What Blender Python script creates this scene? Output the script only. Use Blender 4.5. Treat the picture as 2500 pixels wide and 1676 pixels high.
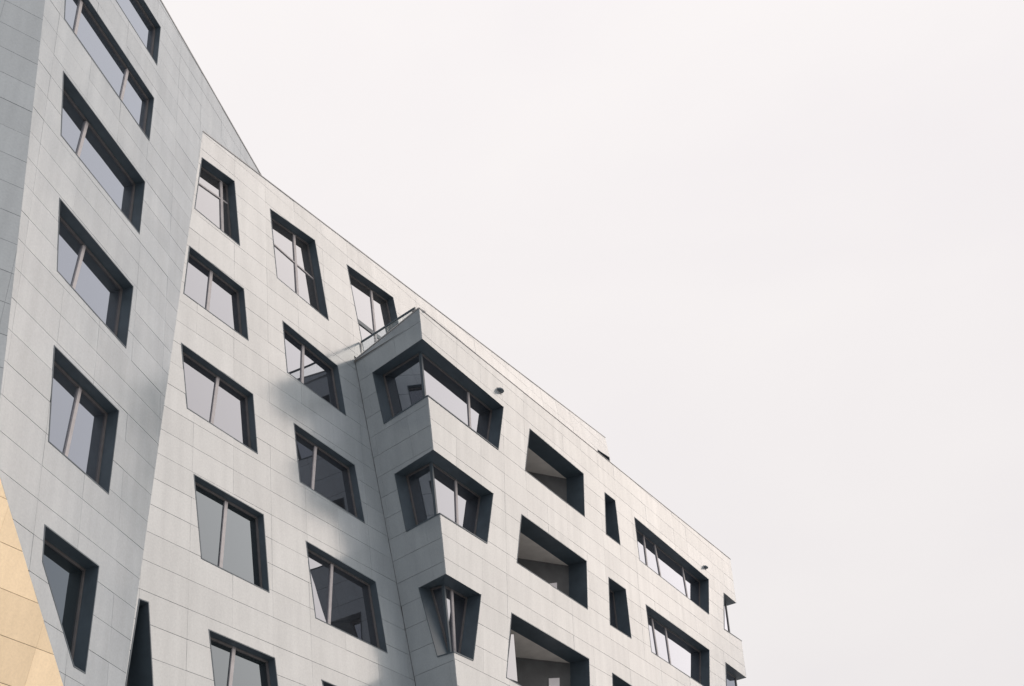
import bpy, bmesh, math, random
from mathutils import Vector, Matrix

# ------------------------------------------------------------------ clear
for o in list(bpy.data.objects):
    bpy.data.objects.remove(o)
scene = bpy.context.scene
col = scene.collection
rnd = random.Random(7)

# ------------------------------------------------------------------ camera
cam_data = bpy.data.cameras.new('camera')
cam = bpy.data.objects.new('camera', cam_data)
col.objects.link(cam)
cam_data.sensor_width = 36.0
cam_data.sensor_fit = 'HORIZONTAL'
cam_data.lens = 40.277
cam_data.clip_start = 0.1
cam_data.clip_end = 5000.0
cam.matrix_world = Matrix(((0.995752, 0.092070, 0.0, 0.0),
                           (0.053349, -0.576971, -0.815020, 0.0),
                           (-0.075039, 0.811558, -0.579433, 1.6),
                           (0, 0, 0, 1)))
scene.camera = cam

# ------------------------------------------------------------------ sky
SUN_DIR = Vector((0.8715, 0.1853, 0.4540)).normalized()      # veiled sun, off to the right
sun_el = math.asin(SUN_DIR.z)
sun_az = math.atan2(SUN_DIR.x, SUN_DIR.y)
world = bpy.data.worlds.new('World')
scene.world = world
world.use_nodes = True
wt = world.node_tree
wt.nodes.clear()
w_out = wt.nodes.new('ShaderNodeOutputWorld')
w_bg = wt.nodes.new('ShaderNodeBackground')
sky = wt.nodes.new('ShaderNodeTexSky')
sky.sky_type = 'NISHITA'
sky.sun_disc = False
sky.sun_elevation = sun_el
sky.sun_rotation = sun_az
sky.air_density = 1.0
sky.dust_density = 3.0
tc = wt.nodes.new('ShaderNodeTexCoord')
mp = wt.nodes.new('ShaderNodeMapping')
mp.inputs['Scale'].default_value = (2.2, 2.2, 4.5)
nz = wt.nodes.new('ShaderNodeTexNoise')
nz.inputs['Scale'].default_value = 1.1
nz.inputs['Detail'].default_value = 5.0
nz.inputs['Roughness'].default_value = 0.5
nz.inputs['Distortion'].default_value = 0.35
cr = wt.nodes.new('ShaderNodeValToRGB')
cr.color_ramp.interpolation = 'B_SPLINE'
cr.color_ramp.elements[0].position = 0.30
cr.color_ramp.elements[0].color = (0.945, 0.902, 0.912, 1)
cr.color_ramp.elements[1].position = 0.68
cr.color_ramp.elements[1].color = (1.01, 0.970, 0.958, 1)
sc = wt.nodes.new('ShaderNodeVectorMath')
sc.operation = 'SCALE'
# overcast sky grows brighter from the horizon to the zenith
sep = wt.nodes.new('ShaderNodeSeparateXYZ')
grad = wt.nodes.new('ShaderNodeMath')
grad.operation = 'MULTIPLY_ADD'
grad.use_clamp = False
grad.inputs[1].default_value = 2.2
grad.inputs[2].default_value = 8.3
up_ = wt.nodes.new('ShaderNodeMath')
up_.operation = 'MAXIMUM'
up_.inputs[1].default_value = 0.0
mx = wt.nodes.new('ShaderNodeMix')
mx.data_type = 'RGBA'
mx.inputs['Factor'].default_value = 0.96               # thick cloud cover over the clear sky
wt.links.new(tc.outputs['Generated'], mp.inputs['Vector'])
wt.links.new(tc.outputs['Generated'], sep.inputs['Vector'])
wt.links.new(sep.outputs['Z'], up_.inputs[0])
wt.links.new(up_.outputs[0], grad.inputs[0])
wt.links.new(grad.outputs[0], sc.inputs['Scale'])
wt.links.new(mp.outputs['Vector'], nz.inputs['Vector'])
wt.links.new(nz.outputs['Fac'], cr.inputs['Fac'])
wt.links.new(sky.outputs['Color'], mx.inputs['A'])
wt.links.new(cr.outputs['Color'], sc.inputs[0])
wt.links.new(sc.outputs['Vector'], mx.inputs['B'])
wt.links.new(mx.outputs['Result'], w_bg.inputs['Color'])
w_bg.inputs['Strength'].default_value = 0.1
wt.links.new(w_bg.outputs['Background'], w_out.inputs['Surface'])

sun_data = bpy.data.lights.new('sun', 'SUN')
sun_data.energy = 1.22
sun_data.angle = math.radians(59.4)                       # sun spread by the overcast
sun_data.color = (1.0, 0.845, 0.715)
sun = bpy.data.objects.new('sun', sun_data)
col.objects.link(sun)
sun.rotation_euler = SUN_DIR.to_track_quat('Z', 'Y').to_euler()
sun.location = (30, 0, 60)

vs = scene.view_settings
vs.view_transform = 'Standard'
vs.look = 'None'
vs.exposure = 0.0
vs.gamma = 1.0
vs.use_curve_mapping = False

# ------------------------------------------------------------------ measured data (metres)
# PLANES: facade planes (o origin, u horizontal, v up the slope, n outward)
# OUT: convex outlines of each facade in its (u, v); WINDOWS: openings in (u, v),
# d recess of the glass, m mullion lines, t transom lines
PLANES = {'R': {'o': [-2.409, 24.496, 20.445], 'u': [0.46511, 0.88525, 0.0], 'v': [0.05173, -0.02718, 0.99829], 'n': [0.88374, -0.46432, -0.05844]},
 'B': {'o': [-2.409, 24.496, 20.445], 'u': [0.76936, -0.63881, -0.0], 'v': [-0.11362, -0.13684, 0.98405], 'n': [-0.62863, -0.75709, -0.17787]},
 'M': {'o': [-4.44, 26.247, 20.169], 'u': [0.46511, 0.88525, 0.0], 'v': [-0.07132, 0.03747, 0.99675], 'n': [0.88237, -0.4636, 0.08057]},
 'L': {'o': [-7.596, 20.941, 24.207], 'u': [0.17919, 0.98381, 0.0], 'v': [-0.04814, 0.00877, 0.9988], 'n': [0.98264, -0.17898, 0.04894]},
 'E': {'o': [-8.668, 14.218, 21.151], 'u': [0.70198, 0.71219, -0.0], 'v': [-0.00028, 0.00027, 1.0], 'n': [0.71219, -0.70198, 0.00039]},
 'G': {'o': [-7.994, 15.06, 10.687], 'u': [0.42264, 0.9063, -0.0], 'v': [0.16025, -0.07473, 0.98424], 'n': [0.89202, -0.41598, -0.17682]},
 'S': {'o': [8.244, 44.667, 21.291], 'u': [0.8673, -0.49779, 0.0], 'v': [0.00476, 0.00829, 0.99995], 'n': [0.49776, 0.86726, -0.00956]}}
OUT = {'R': [[[0.0, 0.0], [22.812, 0.847], [22.752, -7.327], [2.084, -10.586]]],
 'B': [[[-2.68, -0.281], [0.0, -0.0], [-1.038, -10.739], [-2.239, -10.426]]],
 'L': [[[-6.95, -1.048], [-4.555, 2.339], [0.237, 2.084], [-1.844, -16.201], [-3.142, -16.571], [-6.079, -13.291]], [[0.237, 2.084], [3.829, 1.879], [-0.02, -0.175]]],
 'M': [[[-6.165, 4.052], [-0.762, 4.561], [0.0, 0.0], [1.673, -10.016], [-7.688, -12.182]], [[-0.762, 4.561], [18.302, 6.359], [18.276, 0.15], [-0.025, 0.15]]],
 'E': [[[-5.174, 2.009], [-0.174, 2.009], [0.883, -10.219], [0.175, -11.539], [-5.174, -11.549]]],
 'G': [[[-0.885, -1.092], [-0.217, 0.249], [2.664, -3.079], [-0.885, -3.079]]]}
WINDOWS = [{'p': 'M',
  'q': [[-6.176, 3.059], [-4.937, 3.185], [-4.721, 0.966], [-6.367, 1.041]],
  'd': 0.26,
  'm': [[[-5.174, 2.765], [-5.112, 1.38]]],
  't': [[[-5.951, 2.399], [-5.258, 2.464]]],
  'k': 'window',
  'g': 2},
 {'p': 'M',
  'q': [[-6.494, -0.305], [-4.577, -0.389], [-4.418, -1.965], [-6.619, -1.896]],
  'd': 0.19,
  'm': [[[-5.568, -0.562], [-5.654, -1.641]]],
  't': [],
  'k': 'window',
  'g': 1},
 {'p': 'M',
  'q': [[-6.634, -3.345], [-4.268, -3.476], [-4.125, -5.094], [-6.383, -4.999]],
  'd': 0.19,
  'm': [[[-5.277, -3.535], [-5.438, -4.816]]],
  't': [],
  'k': 'window',
  'g': 1},
 {'p': 'M',
  'q': [[-6.132, -6.528], [-3.951, -6.596], [-3.802, -8.443], [-5.851, -8.393]],
  'd': 0.185,
  'm': [[[-4.968, -6.669], [-5.11, -8.222]]],
  't': [],
  'k': 'window',
  'g': 0},
 {'p': 'M',
  'q': [[-5.611, -9.822], [-3.662, -9.851], [-3.438, -11.447], [-5.354, -11.268]],
  'd': 0.2,
  'm': [[[-4.696, -9.929], [-4.793, -10.691]]],
  't': [],
  'k': 'window',
  'g': 0},
 {'p': 'M', 'q': [[-7.412, -9.777], [-7.17, -9.769], [-6.893, -11.817], [-7.651, -11.856]], 'd': 0.6, 'm': [], 't': [], 'k': 'window', 'g': 0},
 {'p': 'M',
  'q': [[-3.518, 3.267], [-1.541, 3.509], [-1.102, 0.745], [-3.292, 0.854]],
  'd': 0.25,
  'm': [[[-2.196, 3.058], [-2.144, 1.207]]],
  't': [[[-3.051, 2.358], [-1.629, 2.253]]],
  'k': 'window',
  'g': 2},
 {'p': 'M',
  'q': [[-3.116, -0.501], [-0.822, -0.669], [-0.595, -2.216], [-2.987, -2.116]],
  'd': 0.19,
  'm': [[[-2.073, -0.633], [-2.173, -1.854]]],
  't': [],
  'k': 'window',
  'g': 1},
 {'p': 'M',
  'q': [[-2.8, -3.548], [-0.368, -3.644], [-0.1, -5.263], [-2.641, -5.17]],
  'd': 0.2,
  'm': [[[-1.73, -3.641], [-1.934, -4.99]]],
  't': [],
  'k': 'window',
  'g': 1},
 {'p': 'M',
  'q': [[-2.508, -6.688], [0.168, -6.786], [0.433, -8.578], [-2.271, -8.535]],
  'd': 0.2,
  'm': [[[-1.316, -6.788], [-1.538, -8.31]]],
  't': [],
  'k': 'window',
  'g': 1},
 {'p': 'M', 'q': [[-2.163, -9.913], [0.233, -9.949], [0.514, -10.237], [-2.033, -10.252]], 'd': 0.24, 'm': [], 't': [], 'k': 'window', 'g': 1},
 {'p': 'M',
  'q': [[-0.039, 3.621], [2.381, 3.895], [2.987, 0.2], [0.552, 0.2]],
  'd': 0.25,
  'm': [[[1.516, 3.661], [1.535, 2.103]]],
  't': [[[0.641, 1.974], [1.657, 1.994]]],
  'k': 'window',
  'refl_w': 0.15,
  'g': 2},
 {'p': 'L', 'q': [[-5.037, 1.282], [-2.475, 1.31], [-2.488, -0.176], [-5.031, -0.134]], 'd': 0.16, 'm': [], 't': [], 'k': 'window', 'g': 3},
 {'p': 'L',
  'q': [[-6.345, -1.354], [-2.487, -1.356], [-2.526, -2.86], [-6.145, -2.848]],
  'd': 0.15,
  'm': [[[-5.526, -1.726], [-5.551, -2.498]], [[-3.519, -1.591], [-3.612, -2.501]]],
  't': [],
  'k': 'window',
  'g': 3},
 {'p': 'L',
  'q': [[-5.917, -4.207], [-2.549, -4.192], [-2.581, -5.805], [-5.682, -5.832]],
  'd': 0.25,
  'm': [[[-4.632, -4.546], [-4.725, -5.288]]],
  't': [],
  'k': 'window',
  'g': 3},
 {'p': 'L',
  'q': [[-5.443, -7.279], [-2.63, -7.292], [-2.69, -8.935], [-5.209, -8.899]],
  'd': 0.255,
  'm': [[[-4.172, -7.549], [-4.307, -8.488]]],
  't': [],
  'k': 'window',
  'g': 3},
 {'p': 'L',
  'q': [[-4.988, -10.421], [-2.734, -10.438], [-2.814, -12.306], [-4.784, -12.296]],
  'd': 0.25,
  'm': [[[-3.744, -10.657], [-3.904, -11.997]]],
  't': [],
  'k': 'window',
  'g': 3},
 {'p': 'L', 'q': [[-4.593, -13.746], [-2.897, -13.747], [-2.997, -15.704], [-3.352, -15.705], [-4.531, -14.376]], 'd': 0.27, 'm': [], 't': [], 'k': 'window', 'g': 0},
 {'p': 'R', 'q': [[5.909, -0.908], [9.412, -0.924], [9.292, -2.526], [5.527, -2.508]], 'd': 0.33, 'm': [], 't': [], 'k': 'loggia', 'g': 1},
 {'p': 'R',
  'q': [[5.241, -4.005], [9.219, -4.019], [9.084, -5.63], [4.887, -5.606]],
  'd': 0.33,
  'm': [],
  't': [],
  'k': 'loggia',
  'g': 1,
  'door': [[0.43, 0.636], [0.746, 0.714]]},
 {'p': 'R',
  'q': [[4.532, -7.126], [8.967, -7.15], [8.815, -9.136], [4.184, -8.948]],
  'd': 0.33,
  'm': [],
  't': [],
  'k': 'loggia',
  'g': 1,
  'screen': [[5.051, -7.501], [5.19, -7.461], [5.326, -8.694], [4.752, -8.734]],
  'door': [[0.374, 0.484], [0.728, 0.535]]},
 {'p': 'R', 'q': [[10.911, -0.966], [11.708, -0.948], [11.834, -2.543], [10.768, -2.551]], 'd': 0.45, 'm': [], 't': [], 'k': 'slot', 'g': 1},
 {'p': 'R', 'q': [[10.712, -4.029], [11.963, -4.029], [12.089, -5.656], [10.56, -5.661]], 'd': 0.45, 'm': [], 't': [], 'k': 'slot', 'g': 1},
 {'p': 'R', 'q': [[10.46, -7.162], [12.129, -7.233], [12.228, -8.809], [10.313, -8.762]], 'd': 0.45, 'm': [], 't': [], 'k': 'slot', 'g': 1},
 {'p': 'R',
  'q': [[13.193, -0.974], [19.888, -1.013], [19.431, -2.592], [13.302, -2.556]],
  'd': 0.38,
  'm': [[[14.733, -1.251], [14.789, -2.172]], [[15.713, -1.235], [15.908, -2.122]], [[18.195, -1.2], [18.324, -2.073]]],
  't': [],
  'k': 'window',
  'g': 1},
 {'p': 'R',
  'q': [[13.48, -4.059], [19.003, -4.072], [18.529, -5.692], [13.589, -5.667]],
  'd': 0.36,
  'm': [[[14.746, -4.381], [14.908, -5.382]], [[15.846, -4.371], [15.943, -5.315]]],
  't': [],
  'k': 'window',
  'g': 1},
 {'p': 'M', 'q': [[17.084, 5.187], [18.257, 5.354], [18.182, 5.093], [17.011, 5.01]], 'd': 0.3, 'm': [], 't': [], 'k': 'slot', 'g': 2}]
CORNERS = [{'a': [[0.175, -0.887], [4.365, -0.915], [4.019, -2.492], [0.492, -2.498]],
  'b': [[-2.068, -0.962], [-0.087, -0.9], [-0.245, -2.534], [-1.946, -2.589]],
  'd': 0.41,
  'm': [[[3.089, -1.016], [3.165, -1.983]]]},
 {'a': [[0.78, -3.963], [3.7, -3.991], [3.341, -5.6], [1.106, -5.62]],
  'b': [[-1.849, -4.087], [-0.389, -4.02], [-0.551, -5.701], [-1.765, -5.726]],
  'd': 0.43,
  'm': [[[2.47, -4.003], [2.548, -5.199]]]},
 {'a': [[1.4, -7.112], [3.014, -7.12], [2.622, -8.93], [1.763, -8.956]],
  'b': [[-1.654, -7.24], [-0.697, -7.215], [-0.878, -9.086], [-1.411, -9.043]],
  'd': 0.43,
  'm': [[[2.313, -7.26], [2.445, -8.608]]]}]
NOTCHES = [{'a': [[21.444, -1.055], [22.798, -1.059], [22.786, -2.651], [20.917, -2.717]],
  'b': [[-0.111, -1.903], [-2.311, -1.903], [-2.403, -3.492], [-0.203, -3.492]],
  'd': 0.35},
 {'a': [[20.588, -4.106], [22.775, -4.133], [22.764, -5.61], [20.202, -5.588]], 'b': [[-0.289, -4.972], [-2.489, -4.972], [-2.575, -6.447], [-0.375, -6.447]], 'd': 0.35}]
RAIL = [[-4.335, 26.592, 21.012], [-2.585, 25.198, 21.012]]
LIGHTS = [[4.133, -0.521], [19.575, -0.669]]

# ------------------------------------------------------------------ materials
def new_mat(name):
    m = bpy.data.materials.new(name)
    m.use_nodes = True
    nt = m.node_tree
    return m, nt, nt.nodes['Principled BSDF']

def sheen_factor(nt, f0, power):
    """mirror share of a coated surface: f0 face on, rising towards grazing view"""
    N, Lk = nt.nodes, nt.links
    g = N.new('ShaderNodeNewGeometry')
    dt = N.new('ShaderNodeVectorMath')
    dt.operation = 'DOT_PRODUCT'
    Lk.new(g.outputs['Incoming'], dt.inputs[0])
    Lk.new(g.outputs['Normal'], dt.inputs[1])
    cur = dt.outputs['Value']
    for op, val, first in (('ABSOLUTE', 0, False), ('SUBTRACT', 1.0, True), ('POWER', power, False), ('MULTIPLY_ADD', 1.0 - f0, False)):
        x = N.new('ShaderNodeMath')
        x.operation = op
        x.use_clamp = True
        if first:
            x.inputs[0].default_value = val
            Lk.new(cur, x.inputs[1])
        else:
            Lk.new(cur, x.inputs[0])
            x.inputs[1].default_value = val
        if op == 'MULTIPLY_ADD':
            x.inputs[2].default_value = f0
        cur = x.outputs[0]
    return cur

def tile_mat(name, base, f0, rough, gloss=(1.0, 0.985, 0.97), var=0.035):
    m, nt, b = new_mat(name)
    N, Lk = nt.nodes, nt.links
    info = N.new('ShaderNodeObjectInfo')
    tcn = N.new('ShaderNodeTexCoord')
    n1 = N.new('ShaderNodeTexNoise')
    n1.inputs['Scale'].default_value = 1.3
    n1.inputs['Detail'].default_value = 4
    n2 = N.new('ShaderNodeTexNoise')
    n2.inputs['Scale'].default_value = 24.0
    n2.inputs['Detail'].default_value = 6
    n2.inputs['Roughness'].default_value = 0.65
    # streaks running down the facade
    geo = N.new('ShaderNodeNewGeometry')
    mps = N.new('ShaderNodeMapping')
    mps.inputs['Scale'].default_value = (2.4, 2.4, 0.22)
    n3 = N.new('ShaderNodeTexNoise')
    n3.inputs['Scale'].default_value = 1.6
    n3.inputs['Detail'].default_value = 5
    Lk.new(geo.outputs['Position'], n1.inputs['Vector'])
    Lk.new(geo.outputs['Position'], n2.inputs['Vector'])
    Lk.new(geo.outputs['Position'], mps.inputs['Vector'])
    Lk.new(mps.outputs['Vector'], n3.inputs['Vector'])
    def math_node(op, a, bb):
        x = N.new('ShaderNodeMath')
        x.operation = op
        for i, s in enumerate((a, bb)):
            if isinstance(s, (int, float)):
                x.inputs[i].default_value = s
            else:
                Lk.new(s, x.inputs[i])
        return x.outputs[0]
    v = math_node('MULTIPLY_ADD', info.outputs['Random'], var * 2)
    v.node.inputs[2].default_value = 1.0 - var
    w = math_node('MULTIPLY_ADD', n1.outputs['Fac'], 0.10)
    w.node.inputs[2].default_value = 0.95
    w3 = math_node('MULTIPLY_ADD', n3.outputs['Fac'], 0.24)
    w3.node.inputs[2].default_value = 0.88
    w2 = math_node('MULTIPLY_ADD', n2.outputs['Fac'], 0.30)
    w2.node.inputs[2].default_value = 0.85
    f = math_node('MULTIPLY', math_node('MULTIPLY', v, w), math_node('MULTIPLY', w2, w3))
    hsv = N.new('ShaderNodeHueSaturation')
    hsv.inputs['Color'].default_value = (*base, 1)
    Lk.new(f, hsv.inputs['Value'])
    b.inputs['Specular IOR Level'].default_value = 0.0
    b.inputs['Roughness'].default_value = 0.8
    Lk.new(hsv.outputs['Color'], b.inputs['Base Color'])
    rr_ = math_node('MULTIPLY_ADD', n1.outputs['Fac'], 0.12)
    rr_.node.inputs[2].default_value = rough - 0.06
    bump = N.new('ShaderNodeBump')
    bump.inputs['Strength'].default_value = 0.12
    bump.inputs['Distance'].default_value = 0.01
    Lk.new(n2.outputs['Fac'], bump.inputs['Height'])
    gl = N.new('ShaderNodeBsdfGlossy')
    hs2 = N.new('ShaderNodeHueSaturation')
    hs2.inputs['Color'].default_value = (*gloss, 1)
    Lk.new(math_node('MULTIPLY', math_node('MULTIPLY', v, w), math_node('MULTIPLY', w2, w3)), hs2.inputs['Value'])
    Lk.new(hs2.outputs['Color'], gl.inputs['Color'])
    Lk.new(rr_, gl.inputs['Roughness'])
    Lk.new(bump.outputs['Normal'], gl.inputs['Normal'])
    Lk.new(bump.outputs['Normal'], b.inputs['Normal'])
    mixs = N.new('ShaderNodeMixShader')
    Lk.new(sheen_factor(nt, f0, 3.6), mixs.inputs['Fac'])
    Lk.new(b.outputs['BSDF'], mixs.inputs[1])
    Lk.new(gl.outputs['BSDF'], mixs.inputs[2])
    Lk.new(mixs.outputs['Shader'], N['Material Output'].inputs['Surface'])
    return m

def plain_mat(name, base, rough=0.5, metallic=0.0, noise=0.15, scale=6.0, spec=0.5):
    m, nt, b = new_mat(name)
    N, Lk = nt.nodes, nt.links
    geo = N.new('ShaderNodeNewGeometry')
    n1 = N.new('ShaderNodeTexNoise')
    n1.inputs['Scale'].default_value = scale
    n1.inputs['Detail'].default_value = 5
    Lk.new(geo.outputs['Position'], n1.inputs['Vector'])
    r = N.new('ShaderNodeValToRGB')
    r.color_ramp.elements[0].position = 0.3
    r.color_ramp.elements[1].position = 0.7
    r.color_ramp.elements[0].color = (*[c * (1 - noise) for c in base], 1)
    r.color_ramp.elements[1].color = (*[c * (1 + noise) for c in base], 1)
    Lk.new(n1.outputs['Fac'], r.inputs['Fac'])
    Lk.new(r.outputs['Color'], b.inputs['Base Color'])
    b.inputs['Roughness'].default_value = rough
    b.inputs['Metallic'].default_value = metallic
    b.inputs['Specular IOR Level'].default_value = spec
    return m

def glass_mat(name, refl, tint, body):
    """coated insulating glass: sharp mirror over a dark, slightly see-through body"""
    m, nt, b = new_mat(name)
    N, Lk = nt.nodes, nt.links
    out = N['Material Output']
    geo = N.new('ShaderNodeNewGeometry')
    nn = N.new('ShaderNodeTexNoise')
    nn.inputs['Scale'].default_value = 0.9
    nn.inputs['Detail'].default_value = 1
    Lk.new(geo.outputs['Position'], nn.inputs['Vector'])
    bump = N.new('ShaderNodeBump')
    bump.inputs['Strength'].default_value = 0.08
    bump.inputs['Distance'].default_value = 0.05
    Lk.new(nn.outputs['Fac'], bump.inputs['Height'])
    gl = N.new('ShaderNodeBsdfGlossy')
    gl.inputs['Color'].default_value = (*tint, 1)
    gl.inputs['Roughness'].default_value = 0.012
    Lk.new(bump.outputs['Normal'], gl.inputs['Normal'])
    mix = N.new('ShaderNodeMixShader')
    Lk.new(sheen_factor(nt, refl, 2.5), mix.inputs['Fac'])
    b.inputs['Base Color'].default_value = (*body, 1)
    b.inputs['Roughness'].default_value = 0.6
    b.inputs['Specular IOR Level'].default_value = 0.0
    Lk.new(b.outputs['BSDF'], mix.inputs[1])
    Lk.new(gl.outputs['BSDF'], mix.inputs[2])
    Lk.new(mix.outputs['Shader'], out.inputs['Surface'])
    return m

TILE = tile_mat('glazed_ceramic_tile', (0.305, 0.352, 0.388), 0.115, 0.18)
WARM_LIT = tile_mat('tile_with_warm_reflection', (0.86, 0.70, 0.49), 0.08, 0.38, (1.0, 0.88, 0.68), 0.09)  # warm light reflected by the lower facet is painted into these colours
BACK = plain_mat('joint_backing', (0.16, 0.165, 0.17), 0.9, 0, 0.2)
DARK = plain_mat('dark_reveal_metal', (0.066, 0.092, 0.116), 0.45, 0.0, 0.12, 3.0)
FRAME = plain_mat('bronze_window_frame', (0.40, 0.39, 0.41), 0.45, 0.0, 0.1, 8.0)
SASH = plain_mat('dark_sash', (0.13, 0.125, 0.13), 0.4, 0.0, 0.1, 8.0)
COPE = plain_mat('parapet_coping_metal', (0.40, 0.40, 0.41), 0.5, 0.0, 0.1, 2.0)
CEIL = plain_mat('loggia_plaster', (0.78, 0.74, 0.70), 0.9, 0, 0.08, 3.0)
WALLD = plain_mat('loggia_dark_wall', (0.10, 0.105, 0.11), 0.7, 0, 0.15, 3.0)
PLINTH = plain_mat('plinth_render', (0.45, 0.44, 0.43), 0.8, 0, 0.1, 1.0)
ASPH = plain_mat('paved_ground', (0.36, 0.365, 0.36), 0.9, 0, 0.35, 1.5)
PALE = plain_mat('pale_door_paint', (0.80, 0.78, 0.82), 0.35, 0, 0.04, 3.0)
ROOF = plain_mat('roof_membrane', (0.22, 0.22, 0.22), 0.9, 0, 0.2, 1.0)
GLASS = glass_mat('coated_window_glass', 0.06, (0.76, 0.88, 1.0), (0.012, 0.016, 0.018))
GLASS_MID = glass_mat('mid_tone_glass', 0.13, (0.82, 0.88, 1.0), (0.022, 0.024, 0.028))  # stronger mirror share and slightly lighter body than the plain glass
GLASS_LIGHT = glass_mat('lighter_body_glass', 0.13, (0.86, 0.91, 1.0), (0.035, 0.035, 0.035))  # a lighter body again, with a weaker blue tint
GLASS_BLUE = glass_mat('bluish_coated_glass', 0.33, (0.84, 0.90, 1.0), (0.03, 0.034, 0.04))
GL = [GLASS, GLASS_MID, GLASS_LIGHT, GLASS_BLUE]
RGLASS = glass_mat('railing_glass', 0.02, (0.9, 0.95, 0.95), (0.4, 0.4, 0.4))
# the balustrade is see-through
_nt = RGLASS.node_tree
_tr = _nt.nodes.new('ShaderNodeBsdfTransparent')
_tr.inputs['Color'].default_value = (0.95, 0.965, 0.965, 1)
_mix = [n for n in _nt.nodes if n.type == 'MIX_SHADER'][0]
for l in list(_nt.links):
    if l.to_node == _mix and l.to_socket == _mix.inputs[1]:
        _nt.links.remove(l)
_nt.links.new(_tr.outputs['BSDF'], _mix.inputs[1])

# ------------------------------------------------------------------ helpers
def link(o, parent=None):
    col.objects.link(o)
    if parent is not None:
        o.parent = parent
    return o

def mesh_obj(name, verts, faces, mat, parent=None, smooth=False):
    me = bpy.data.meshes.new(name)
    me.from_pydata([tuple(v) for v in verts], [], faces)
    me.update()
    me.materials.append(mat)
    if smooth:
        me.polygons.foreach_set('use_smooth', [True] * len(me.polygons))
    return link(bpy.data.objects.new(name, me), parent)

def empty(name, loc=(0, 0, 0)):
    o = bpy.data.objects.new(name, None)
    o.location = loc
    o.empty_display_size = 0.5
    return link(o)

class Plane:
    def __init__(s, d):
        s.o, s.u, s.v, s.n = (Vector(d[k]) for k in 'ouvn')
    def at(s, uv, h=0.0):
        return s.o + s.u * uv[0] + s.v * uv[1] + s.n * h
    def inv(s, p):
        q = p - s.o
        return (q.dot(s.u), q.dot(s.v))

P = {k: Plane(d) for k, d in PLANES.items()}

def area(poly):
    return 0.5 * sum(poly[i][0] * poly[(i + 1) % len(poly)][1] - poly[(i + 1) % len(poly)][0] * poly[i][1] for i in range(len(poly)))

def ccw(poly):
    poly = [tuple(q) for q in poly]
    return poly if area(poly) > 0 else poly[::-1]

def cut(poly, a, b, keep_left=True):
    """clip a convex polygon by the line a->b"""
    ex, ey = b[0] - a[0], b[1] - a[1]
    s = 1 if keep_left else -1
    d = [s * (ex * (q[1] - a[1]) - ey * (q[0] - a[0])) for q in poly]
    res = []
    for i in range(len(poly)):
        j = (i + 1) % len(poly)
        if d[i] >= 0:
            res.append(poly[i])
        if (d[i] > 0 and d[j] < 0) or (d[i] < 0 and d[j] > 0):
            t = d[i] / (d[i] - d[j])
            res.append((poly[i][0] + (poly[j][0] - poly[i][0]) * t, poly[i][1] + (poly[j][1] - poly[i][1]) * t))
    return res

def inter(poly, conv):
    for i in range(len(conv)):
        if len(poly) < 3:
            return []
        poly = cut(poly, conv[i], conv[(i + 1) % len(conv)])
    return poly if len(poly) >= 3 and abs(area(poly)) > 1e-5 else []

def minus(poly, conv):
    out = []
    for i in range(len(conv)):
        a, b = conv[i], conv[(i + 1) % len(conv)]
        o_ = cut(poly, a, b, False)
        if len(o_) >= 3 and abs(area(o_)) > 2e-5:
            out.append(o_)
        poly = cut(poly, a, b)
        if len(poly) < 3 or abs(area(poly)) < 1e-6:
            return out
    return out

def inset(poly, w):
    """shrink a convex ccw polygon by w"""
    res = []
    n = len(poly)
    for i in range(n):
        p0, p1, p2 = (Vector(poly[(i + k - 1) % n]) for k in range(3))
        d1, d2 = (p1 - p0).normalized(), (p2 - p1).normalized()
        n1, n2 = Vector((-d1.y, d1.x)), Vector((-d2.y, d2.x))
        k = 1 + n1.dot(n2)
        res.append(tuple(p1 + (n1 + n2) * (w / max(k, 0.25))))
    return res

def slab(verts, faces, pl, poly, h0, h1, closed=False):
    """prism over poly from depth h0 (back) to h1 (front)"""
    poly = ccw(poly)
    b = len(verts)
    n = len(poly)
    verts += [pl.at(q, h1) for q in poly] + [pl.at(q, h0) for q in poly]
    flip = pl.u.cross(pl.v).dot(pl.n) < 0
    fs = [list(range(b, b + n))]
    fs += [[b + n + i, b + n + (i + 1) % n, b + (i + 1) % n, b + i] for i in range(n)]
    if closed:
        fs.append(list(range(b + 2 * n - 1, b + n - 1, -1)))
    faces += [f[::-1] for f in fs] if flip else fs

def bar(verts, faces, a, b, w, t, up):
    """square bar from a to b, width w across, thickness t along up"""
    d = (b - a).normalized()
    x = d.cross(up).normalized() * (w / 2)
    y = up.normalized() * (t / 2)
    i = len(verts)
    verts += [a - x - y, a + x - y, a + x + y, a - x + y, b - x - y, b + x - y, b + x + y, b - x + y]
    faces += [[i + k for k in f] for f in ((0, 1, 2, 3), (7, 6, 5, 4), (0, 4, 5, 1), (1, 5, 6, 2), (2, 6, 7, 3), (3, 7, 4, 0))]

# ------------------------------------------------------------------ ground
gv, gf = [], []
G_ = 1500.0
ground = mesh_obj('ground', [(-G_, -G_, 0), (G_, -G_, 0), (G_, G_, 0), (-G_, G_, 0)], [(0, 1, 2, 3)], ASPH)
ground['kind'] = 'structure'

# ------------------------------------------------------------------ the building
bld = empty('apartment_building', (-3, 26, 0))
bld['label'] = 'angular pale tiled apartment building with slanted facets and dark recessed windows'
bld['category'] = 'building'
M_INV = Matrix.Translation(bld.location).inverted()

def part(name, verts, faces, mat, parent=bld, smooth=False):
    off = bld.location
    return mesh_obj(name, [Vector(v) - off for v in verts], faces, mat, parent, smooth)

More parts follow.
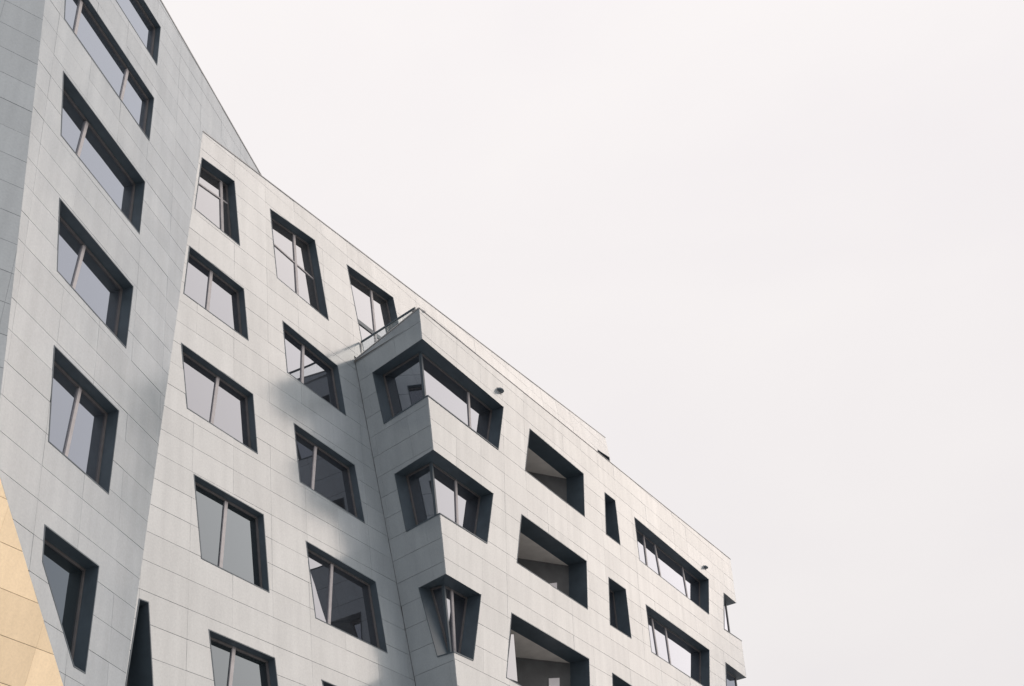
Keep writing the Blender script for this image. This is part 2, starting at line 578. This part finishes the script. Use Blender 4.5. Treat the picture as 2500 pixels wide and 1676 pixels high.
# openings per facade
OPEN = {k: [] for k in P}
for w in WINDOWS:
    OPEN[w['p']].append(ccw(w['q']))
for c in CORNERS:
    OPEN['R'].append(ccw(c['a']))
    OPEN['B'].append(ccw(c['b']))
for c in NOTCHES:
    OPEN['R'].append(ccw(c['a']))
    OPEN['S'].append(ccw(c['b']))

# tile grids: width, height, u offset, v offset, shear (u per v)
GRID = {'M': (1.24, 0.617, -4.93, -8.965, 0.0), 'R': (1.24, 0.600, 0.62, -7.311, 0.0), 'L': (1.24, 0.62, -3.62, -12.798, 0.02),
        'B': (1.24, 0.592, -1.1, -0.979, 0.0), 'E': (1.24, 0.62, -0.7, -1.2, 0.0), 'G': (1.24, 0.64, 0.30, -1.553, 0.0)}
TH = 0.016
HJ, VJ = 0.008, 0.003
FACADE_LABEL = {'G': 'tile facet at the foot of the steep wall, warm reflected light painted into its colour'}

def build_facade(key):
    pl = P[key]
    mat = WARM_LIT if key == 'G' else TILE
    pieces = [ccw(o_) for o_ in OUT[key]]
    opens = OPEN[key]
    # backing wall with real openings
    verts, faces = [], []
    polys = [inset(o_, 0.06) for o_ in pieces]
    if key in 'RB':
        pieces = [inset(o_, 0.013) for o_ in pieces]
    for op in opens:
        nxt = []
        for q in polys:
            if inter(q, op):
                nxt += minus(q, op)
            else:
                nxt.append(q)
        polys = nxt
    for q in polys:
        k = len(verts)
        verts += [pl.at(x, -TH - 0.004) for x in q]
        faces.append(list(range(k, k + len(q))))
    wall = part('facade_wall', verts, faces, BACK)
    if key in FACADE_LABEL:
        wall['label'] = FACADE_LABEL[key]
    # tiles
    gw, gh, u0, v0, sh = GRID[key]
    us = [q[0] for o_ in pieces for q in o_]
    vs_ = [q[1] for o_ in pieces for q in o_]
    r0, r1 = math.floor((min(vs_) - v0) / gh) - 1, math.ceil((max(vs_) - v0) / gh) + 1
    smax = abs(sh) * (r1 - r0) * gh + 2
    c0, c1 = math.floor((min(us) - u0 - smax) / gw) - 1, math.ceil((max(us) - u0 + smax) / gw) + 1
    full = None
    for r in range(r0, r1):
        va, vb = v0 + r * gh + HJ / 2, v0 + (r + 1) * gh - HJ / 2
        for c in range(c0, c1):
            ua, ub = u0 + c * gw + VJ / 2, u0 + (c + 1) * gw - VJ / 2
            sa, sb = sh * (v0 - va), sh * (v0 - vb)
            cell = [(ua + sa, va), (ub + sa, va), (ub + sb, vb), (ua + sb, vb)]
            a_cell = area(cell)
            got = []
            for pc in pieces:
                q = inter(cell, pc)
                if not q:
                    continue
                qs = [q]
                for op in opens:
                    nx = []
                    for z in qs:
                        nx += minus(z, op) if inter(z, op) else [z]
                    qs = nx
                got += qs
            a_sum = sum(abs(area(z)) for z in got)
            if a_sum < 0.004:
                continue
            org = (ua + sa, va)
            base = Matrix((( pl.u.x, pl.v.x, pl.n.x, 0), (pl.u.y, pl.v.y, pl.n.y, 0), (pl.u.z, pl.v.z, pl.n.z, 0), (0, 0, 0, 1)))
            mw = Matrix.Translation(pl.at(org) - bld.location) @ base
            if abs(a_sum - a_cell) < 1e-4:
                if full is None:
                    full = tile_mesh([[(q[0] - org[0], q[1] - org[1]) for q in cell]], mat)
                me = full
            else:
                me = tile_mesh([[(q[0] - org[0], q[1] - org[1]) for q in z] for z in got], mat)
            o = bpy.data.objects.new('tile', me)
            # hand-set tiles: a hair out of plane
            tilt = Matrix.Rotation(math.radians(rnd.gauss(0, 0.10)), 4, 'X') @ Matrix.Rotation(math.radians(rnd.gauss(0, 0.07)), 4, 'Y')
            o.matrix_local = mw @ tilt
            link(o, wall)
    return wall

def tile_mesh(polys, mat):
    verts, faces = [], []
    for q in polys:
        q = ccw(q)
        b, n = len(verts), len(q)
        verts += [(x, y, 0.0) for x, y in q] + [(x, y, -TH) for x, y in q]
        faces.append(list(range(b, b + n)))
        faces += [[b + n + i, b + n + (i + 1) % n, b + (i + 1) % n, b + i] for i in range(n)]
    me = bpy.data.meshes.new('tile')
    me.from_pydata(verts, [], faces)
    me.update()
    me.materials.append(mat)
    return me

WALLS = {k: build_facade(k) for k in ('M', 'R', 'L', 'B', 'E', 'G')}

# ------------------------------------------------------------------ windows
LIP, PROUD = 0.022, 0.006
FR_W, FR_D = 0.045, 0.03

def reveal(pl, q, d, back=False):
    """lip, jambs, soffit and sill of an opening"""
    verts, faces = [], []
    q = ccw(q)
    n = len(q)
    i1 = inset(q, LIP)
    rings = [[pl.at(x, -0.03) for x in q], [pl.at(x, PROUD) for x in q], [pl.at(x, PROUD) for x in i1], [pl.at(x, -d - 0.06) for x in i1]]
    for rg in rings:
        verts += rg
    for k in range(3):
        for i in range(n):
            faces.append([k * n + i, k * n + (i + 1) % n, (k + 1) * n + (i + 1) % n, (k + 1) * n + i])
    if back:
        faces.append([3 * n + i for i in range(n)])
    return verts, faces, i1

def extend_line(poly, a, b):
    """segment of the line a-b that lies inside a convex polygon"""
    ex, ey = b[0] - a[0], b[1] - a[1]
    lo, hi = -1e9, 1e9
    for i in range(len(poly)):
        p0, p1 = poly[i], poly[(i + 1) % len(poly)]
        nx, ny = -(p1[1] - p0[1]), p1[0] - p0[0]
        den = nx * ex + ny * ey
        num = nx * (a[0] - p0[0]) + ny * (a[1] - p0[1])
        if abs(den) < 1e-9:
            continue
        t = -num / den
        if den > 0:
            lo = max(lo, t)
        else:
            hi = min(hi, t)
    return ((a[0] + ex * lo, a[1] + ey * lo), (a[0] + ex * hi, a[1] + ey * hi))

def frame_ring(pl, q, d, parent, w=FR_W, t=FR_D):
    verts, faces = [], []
    n = len(q)
    i1 = inset(q, w)
    for rg in ([pl.at(x, -d + t) for x in q], [pl.at(x, -d + t) for x in i1], [pl.at(x, -d - 0.01) for x in i1]):
        verts += rg
    for k in range(2):
        for i in range(n):
            faces.append([k * n + i, k * n + (i + 1) % n, (k + 1) * n + (i + 1) % n, (k + 1) * n + i])
    part('frame', verts, faces, SASH, parent)
    return i1

def panes(pl, q, d, lines, parent, mat=None, refl_w=None):
    polys = [q]
    for a, b in lines:
        nx = []
        for z in polys:
            for side in (True, False):
                c = cut(z, a, b, side)
                if len(c) >= 3 and abs(area(c)) > 1e-3:
                    nx.append(c)
        polys = nx
    for z in polys:
        z = ccw(z)
        cx = sum(x[0] for x in z) / len(z)
        cy = sum(x[1] for x in z) / len(z)
        tx, ty = rnd.gauss(0, 0.0016), rnd.gauss(0, 0.0016)
        verts, faces = [], []
        n = len(z)
        verts = [pl.at(x, -d + (x[0] - cx) * tx + (x[1] - cy) * ty) for x in z] + [pl.at(x, -d - 0.03) for x in z]
        faces = [list(range(n)), list(range(2 * n - 1, n - 1, -1))] + [[n + i, n + (i + 1) % n, (i + 1) % n, i] for i in range(n)]
        part('pane', verts, faces, mat or GLASS, parent)

def window(w):
    pl = P[w['p']]
    d = w['d']
    verts, faces, i1 = reveal(pl, w['q'], d)
    wo = part('window', verts, faces, DARK)
    g = frame_ring(pl, i1, d, wo)
    lines = []
    for a, b in w['m']:
        s, e = extend_line(i1, a, b)
        vv, ff = [], []
        bar(vv, ff, pl.at(s, -d), pl.at(e, -d), 0.09, 0.06, pl.n)
        part('mullion', vv, ff, FRAME, wo)
        lines.append((a, b))
    for a, b in w['t']:
        s, e = extend_line(i1, a, b)
        vv, ff = [], []
        bar(vv, ff, pl.at(s, -d), pl.at(e, -d), w.get('refl_w', 0.045), 0.05, pl.n)
        part('transom_or_reflection', vv, ff, DARK if 'refl_w' in w else FRAME, wo)  # the wide dark bar stands for the bay corner's reflection in the pane
        lines.append((a, b))
    panes(pl, g, d, lines, wo, GL[w.get('g', 0)])
    return wo

def loggia(w):
    """open wedge-shaped loggia: dark lintel, plaster ceiling, angled back wall"""
    pl = P[w['p']]
    q = ccw(w['q'])
    lint = 0.62
    verts, faces, i1 = reveal(pl, w['q'], lint - 0.06)
    lo = part('loggia', verts, faces, DARK)
    # corners of the inner opening: top-left, top-right, bottom-right, bottom-left
    s = sorted(i1, key=lambda x: -x[1])
    tl, tr = sorted(s[:2])
    bl, br = sorted(s[2:])
    hb = (pl.u * -0.85 + pl.n * -0.53)
    hb.z = 0
    hb.normalize()
    c_tr, c_tl = pl.at(tr, -lint), pl.at(tl, -lint)
    c_br, c_bl = pl.at(br, -lint), pl.at(bl, -lint)
    run = 4.2
    back_t, back_b = c_tr + hb * run, c_br + hb * run
    side_t, side_b = c_tl + hb * run * 1.0, c_bl + hb * run
    up = Vector((0, 0, 0.0))
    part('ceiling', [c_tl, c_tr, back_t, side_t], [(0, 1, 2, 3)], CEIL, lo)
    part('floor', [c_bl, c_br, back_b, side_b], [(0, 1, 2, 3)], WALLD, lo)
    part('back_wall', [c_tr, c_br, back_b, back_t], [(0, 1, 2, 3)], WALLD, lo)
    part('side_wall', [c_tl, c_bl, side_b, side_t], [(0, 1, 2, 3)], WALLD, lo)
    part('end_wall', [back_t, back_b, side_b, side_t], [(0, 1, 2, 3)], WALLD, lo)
    if 'screen' in w:
        z = ccw(w['screen'])
        n_ = len(z)
        part('glass_screen', [pl.at(x, -.33) for x in z] + [pl.at(x, -.35) for x in z],
             [list(range(n_)), list(range(2 * n_ - 1, n_ - 1, -1))] + [[n_ + i, n_ + (i + 1) % n_, (i + 1) % n_, i] for i in range(n_)], GLASS_LIGHT, lo)
    if 'door' in w:
        a, c = w['door']                     # start and end along the back wall
        wn = hb.cross(Vector((0, 0, 1))).normalized()
        if wn.dot(pl.n) < 0:
            wn = -wn
        dn = (c_br - c_tr).normalized()
        t0, t1 = c_tr + hb * a[0] + dn * a[1] + wn * .02, c_tr + hb * c[0] + dn * c[1] + wn * .02
        bot = dn * ((c_br - c_tr).length - max(a[1], c[1]) - .02)
        part('door', [t0, t1, t1 + bot, t0 + bot, t0 - wn * .015, t1 - wn * .015, t1 + bot - wn * .015, t0 + bot - wn * .015],
             [(0, 1, 2, 3), (0, 4, 5, 1), (1, 5, 6, 2), (3, 7, 4, 0)], PALE, lo)
    return lo

for w in WINDOWS:
    if w['k'] == 'loggia':
        loggia(w)
    else:
        window(w)

def corner_window(pa, qa, pb, qb, d, mull):
    """recess that turns a convex corner. qa: [corner_top, far_top, far_bottom, corner_bottom] on pa,
    qb: the same on pb"""
    ct, cb = pa.at(qa[0]), pa.at(qa[3])
    ca, na = pa, pa.n
    # inner corner: offset both planes by d and stay at the same height
    def inner(pt, dd):
        A = Matrix((pa.n, pb.n, Vector((0, 0, 1))))
        return A.inverted() @ Vector((pa.n.dot(pt) - dd, pb.n.dot(pt) - dd, pt.z))
    gt, gb = inner(ct, d), inner(cb, d)
    verts = []
    at, ab = pa.at(qa[1]), pa.at(qa[2])
    bt, bb = pb.at(qb[1]), pb.at(qb[2])
    ati, abi = at - pa.n * (d + .06), ab - pa.n * (d + .06)
    bti, bbi = bt - pb.n * (d + .06), bb - pb.n * (d + .06)
    gti, gbi = inner(ct, d + .06), inner(cb, d + .06)
    verts = [ct, at, ati, gti, bti, bt, cb, ab, abi, gbi, bbi, bb]
    faces = [(0, 1, 2, 3), (0, 3, 4, 5), (6, 9, 8, 7), (6, 11, 10, 9), (1, 7, 8, 2), (5, 4, 10, 11)]
    wo = part('corner_window', verts, faces, DARK)
    # thin sill and jamb trim
    vv, ff = [], []
    e = 0.004
    bar(vv, ff, cb + pa.n * e, ab + pa.n * e, 0.03, 0.02, pa.n)
    bar(vv, ff, cb + pb.n * e, bb + pb.n * e, 0.03, 0.02, pb.n)
    bar(vv, ff, at + pa.n * e, ab + pa.n * e, 0.02, 0.02, pa.n)
    bar(vv, ff, bt + pb.n * e, bb + pb.n * e, 0.02, 0.02, pb.n)
    part('sill_trim', vv, ff, DARK, wo)
    # glass on each side
    for pl, far_t, far_b in ((pa, at, ab), (pb, bt, bb)):
        q = ccw([pl.inv(gt), pl.inv(far_t), pl.inv(far_b), pl.inv(gb)])
        g = frame_ring(pl, q, d, wo)
        lines = []
        if pl is pa:
            for a, b in mull:
                s, e2 = extend_line(q, a, b)
                v2, f2 = [], []
                bar(v2, f2, pl.at(s, -d), pl.at(e2, -d), 0.09, 0.06, pl.n)
                part('mullion', v2, f2, FRAME, wo)
                lines.append((a, b))
        panes(pl, g, d, lines, wo, GLASS_MID if pl is pa else GLASS_BLUE)
    vv, ff = [], []
    bar(vv, ff, gt, gb, 0.07, 0.07, pa.n)
    part('corner_post', vv, ff, DARK, wo)
    return wo

for c in CORNERS:
    qb = c['b']
    corner_window(P['R'], c['a'], P['B'], [qb[1], qb[0], qb[3], qb[2]], c['d'], c['m'])
for c in NOTCHES:
    qa = c['a']
    corner_window(P['R'], [qa[1], qa[0], qa[3], qa[2]], P['S'], c['b'], c['d'], [])

# ------------------------------------------------------------------ end wall, roofs, copings, lower storeys
pS = P['S']
rtop, rbot = P['R'].at(OUT['R'][0][1]), P['R'].at(OUT['R'][0][2])
levels = [rtop] + [P['S'].at(x) for c in NOTCHES for x in (c['b'][0], c['b'][3])] + [rbot]
vv, ff = [], []
for i in range(0, len(levels), 2):
    a, b = levels[i], levels[i + 1]
    k = len(vv)
    vv += [a - pS.n * .01, a - pS.u * 7 - pS.n * .01, b - pS.u * 7 - pS.n * .01, b - pS.n * .01]
    ff.append((k, k + 1, k + 2, k + 3))
for c in NOTCHES:
    q = [pS.at(x, -.01) for x in c['b']]
    k = len(vv)
    vv += [q[1], q[1] - pS.u * 4.8, q[2] - pS.u * 4.8, q[2]]
    ff.append((k, k + 1, k + 2, k + 3))
part('end_wall', vv, ff, TILE)

def coping(pl, a, b, w=0.22, t=0.05, over=0.012):
    """sheet-metal coping in three-metre lengths with open joints"""
    A0, B0 = pl.at(a), pl.at(b)
    d = (B0 - A0).normalized()
    inn = (-pl.n - d * (-pl.n).dot(d))
    inn.z = 0
    inn.normalize()
    upv = Vector((0, 0, 1))
    count = max(1, round((B0 - A0).length / 3.0))
    for k in range(count):
        A = A0 + (B0 - A0) * (k / count) + d * 0.006
        B = A0 + (B0 - A0) * ((k + 1) / count) - d * 0.006
        o1 = -inn * (over + rnd.uniform(0, 0.004))
        tk = t + rnd.uniform(-0.004, 0.004)
        vv = [A + o1 + upv * .002, B + o1 + upv * .002, B + o1 + upv * tk, A + o1 + upv * tk,
              A + inn * w + upv * .002, B + inn * w + upv * .002, B + inn * w + upv * tk, A + inn * w + upv * tk]
        ff = [(0, 1, 2, 3), (5, 4, 7, 6), (3, 2, 6, 7), (4, 5, 1, 0), (0, 3, 7, 4), (1, 5, 6, 2)]
        part('coping', vv, ff, COPE)

mo = OUT['M']
coping(P['M'], mo[0][0], mo[1][1], 0.3, 0.03)
coping(P['R'], OUT['R'][0][0], OUT['R'][0][1], 0.25, 0.02)
coping(P['B'], OUT['B'][0][0], OUT['B'][0][1], 0.25, 0.03)
lo_ = OUT['L']
coping(P['L'], lo_[0][1], lo_[1][1], 0.3, 0.04)

# dark filler strips added behind the creases to stop sky showing through
def crease_fill(a, b, n1, n2, w=0.16):
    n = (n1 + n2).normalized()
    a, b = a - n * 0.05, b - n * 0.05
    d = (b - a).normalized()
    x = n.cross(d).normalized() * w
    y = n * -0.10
    return part('crease_filler', [a - x + y, a, a + x + y, b - x + y, b, b + x + y], [(0, 1, 4, 3), (1, 2, 5, 4)], BACK)
crease_fill(k0_ := P['B'].at(OUT['B'][0][0]), P['B'].at(OUT['B'][0][3]), P['B'].n, P['M'].n)
crease_fill(P['M'].at(mo[0][0]), P['M'].at(mo[0][4]), P['M'].n, P['L'].n)
crease_fill(P['L'].at(lo_[0][0]), P['L'].at(lo_[0][5]), P['L'].n, P['E'].n)
crease_fill(P['L'].at(lo_[0][5]), P['L'].at(lo_[0][4]), P['L'].n, P['G'].n)

# roofs
def roof(pts, z=None):
    return part('roof', [Vector(p) for p in pts], [tuple(range(len(pts)))], ROOF)
c0 = P['R'].at(OUT['R'][0][0])
k0 = P['M'].at(mo[0][2])
zt = c0.z - 0.35
def atz(v, z):
    return Vector((v.x, v.y, z))
mid = P['M'].at((18.2, 0))
roof([atz(c0 - P['R'].n * .1 - P['B'].n * .1, zt), atz(rtop - P['R'].n * .1, zt), atz(rtop - pS.u * 7, zt), atz(mid, zt), atz(k0 - P['M'].n * .3, zt)])
ma, mb = P['M'].at(mo[0][0]), P['M'].at(mo[1][1])
nb = -P['M'].n
nb.z = 0
nb.normalize()
roof([ma - Vector((0, 0, .3)) + nb * .1, mb - Vector((0, 0, .3)) + nb * .1, mb + nb * 8 - Vector((0, 0, .3)), ma + nb * 8 - Vector((0, 0, .3))])
# right end of the set-back storey
me_, mf_ = P['M'].at(mo[1][1]), P['M'].at(mo[1][2])
part('end_wall', [me_ - P['M'].n * .02, mf_ - P['M'].n * .02, mf_ + nb * 8, me_ + nb * 8], [(0, 1, 2, 3)], TILE)

# lower storeys straight down to the street
for key in ('M', 'R', 'L', 'B', 'G'):
    pl = P[key]
    o_ = OUT[key][0]
    best = sorted(range(len(o_)), key=lambda i: o_[i][1] + o_[(i + 1) % len(o_)][1])[0]
    a, b = pl.at(o_[best], -.03), pl.at(o_[(best + 1) % len(o_)], -.03)
    part('plinth_wall', [a, b, Vector((b.x, b.y, 0)), Vector((a.x, a.y, 0))], [(0, 1, 2, 3)], PLINTH)

# ------------------------------------------------------------------ terrace railing on the bay
r1, r2 = Vector(RAIL[0]), Vector(RAIL[1])
rail = empty('terrace_railing', (r2.x, r2.y, zt))
rail['label'] = 'thin glass terrace railing on the roof of the projecting bay'
rail['category'] = 'railing'
def rpart(name, verts, faces, mat):
    return mesh_obj(name, [Vector(v) - rail.location for v in verts], faces, mat, rail)
dr = (r2 - r1).normalized()
r1 = r1 + dr * 0.03
vv, ff = [], []
bar(vv, ff, r1, r2, 0.045, 0.045, Vector((0, 0, 1)))
rpart('handrail', vv, ff, DARK)
nrm = dr.cross(Vector((0, 0, 1))).normalized()
np_ = 4
for i in range(np_):
    a = r1 + (r2 - r1) * ((i + .02) / np_)
    b = r1 + (r2 - r1) * ((i + .98) / np_)
    z0, z1 = zt + .04, r1.z - .03
    t_ = nrm * .006
    vs8 = [Vector((p.x, p.y, z)) + s * t_ for s in (-1, 1) for p, z in ((a, z0), (b, z0), (b, z1), (a, z1))]
    rpart('glass_panel', vs8, [(0, 1, 2, 3), (7, 6, 5, 4), (0, 4, 5, 1), (1, 5, 6, 2), (2, 6, 7, 3), (3, 7, 4, 0)], RGLASS)
for i in (0.0, 1.0):
    a = r1 + (r2 - r1) * i
    vv, ff = [], []
    bar(vv, ff, Vector((a.x, a.y, zt)), Vector((a.x, a.y, r1.z - .02)), 0.03, 0.03, dr)
    rpart('post', vv, ff, COPE)

# ------------------------------------------------------------------ half-dome fixtures on the wall
def fixture(uv, label, size):
    pl = P['R']
    base = pl.at(uv)
    o = empty('wall_fixture', base)
    o['label'] = label
    o['category'] = 'fixture'
    o['group'] = 'dark half-dome fixtures on the front wall'
    upv = Vector((0, 0, 1))
    # half-dome hood opening downwards
    verts, faces = [], []
    nu, nv = 14, 7
    for j in range(nv + 1):
        el = math.pi / 2 * j / nv
        for i in range(nu + 1):
            az = math.pi * i / nu
            x, y, z = math.cos(az) * math.cos(el), math.sin(az) * math.cos(el), math.sin(el)
            verts.append(pl.u * (x * size) + pl.n * (y * size * 1.25) + upv * (z * size * .95))
    for j in range(nv):
        for i in range(nu):
            k = j * (nu + 1) + i
            faces.append((k, k + 1, k + nu + 2, k + nu + 1))
    b = len(verts)
    verts.append(Vector((0, 0, 0)))
    for i in range(nu):
        faces.append((i + 1, i, b))
    mesh_obj('hood', verts, faces, DARK, o, True)
    vv, ff = [], []
    q = [(-size * 1.1, -size * .25), (size * 1.1, -size * .25), (size * .8, size * .8), (-size * .8, size * .8)]
    for h in (.0, .012):
        vv += [pl.u * x + pl.v * y + pl.n * h for x, y in q]
    ff = [(4, 5, 6, 7), (0, 1, 5, 4), (1, 2, 6, 5), (2, 3, 7, 6), (3, 0, 4, 7)]
    mesh_obj('wall_plate', vv, ff, COPE, o)
    return o

fixture(LIGHTS[0], 'small dark half-dome fixture above the uppermost corner window', 0.13)
fixture(LIGHTS[1], 'small dark half-dome fixture near the far right end of the wall', 0.12)
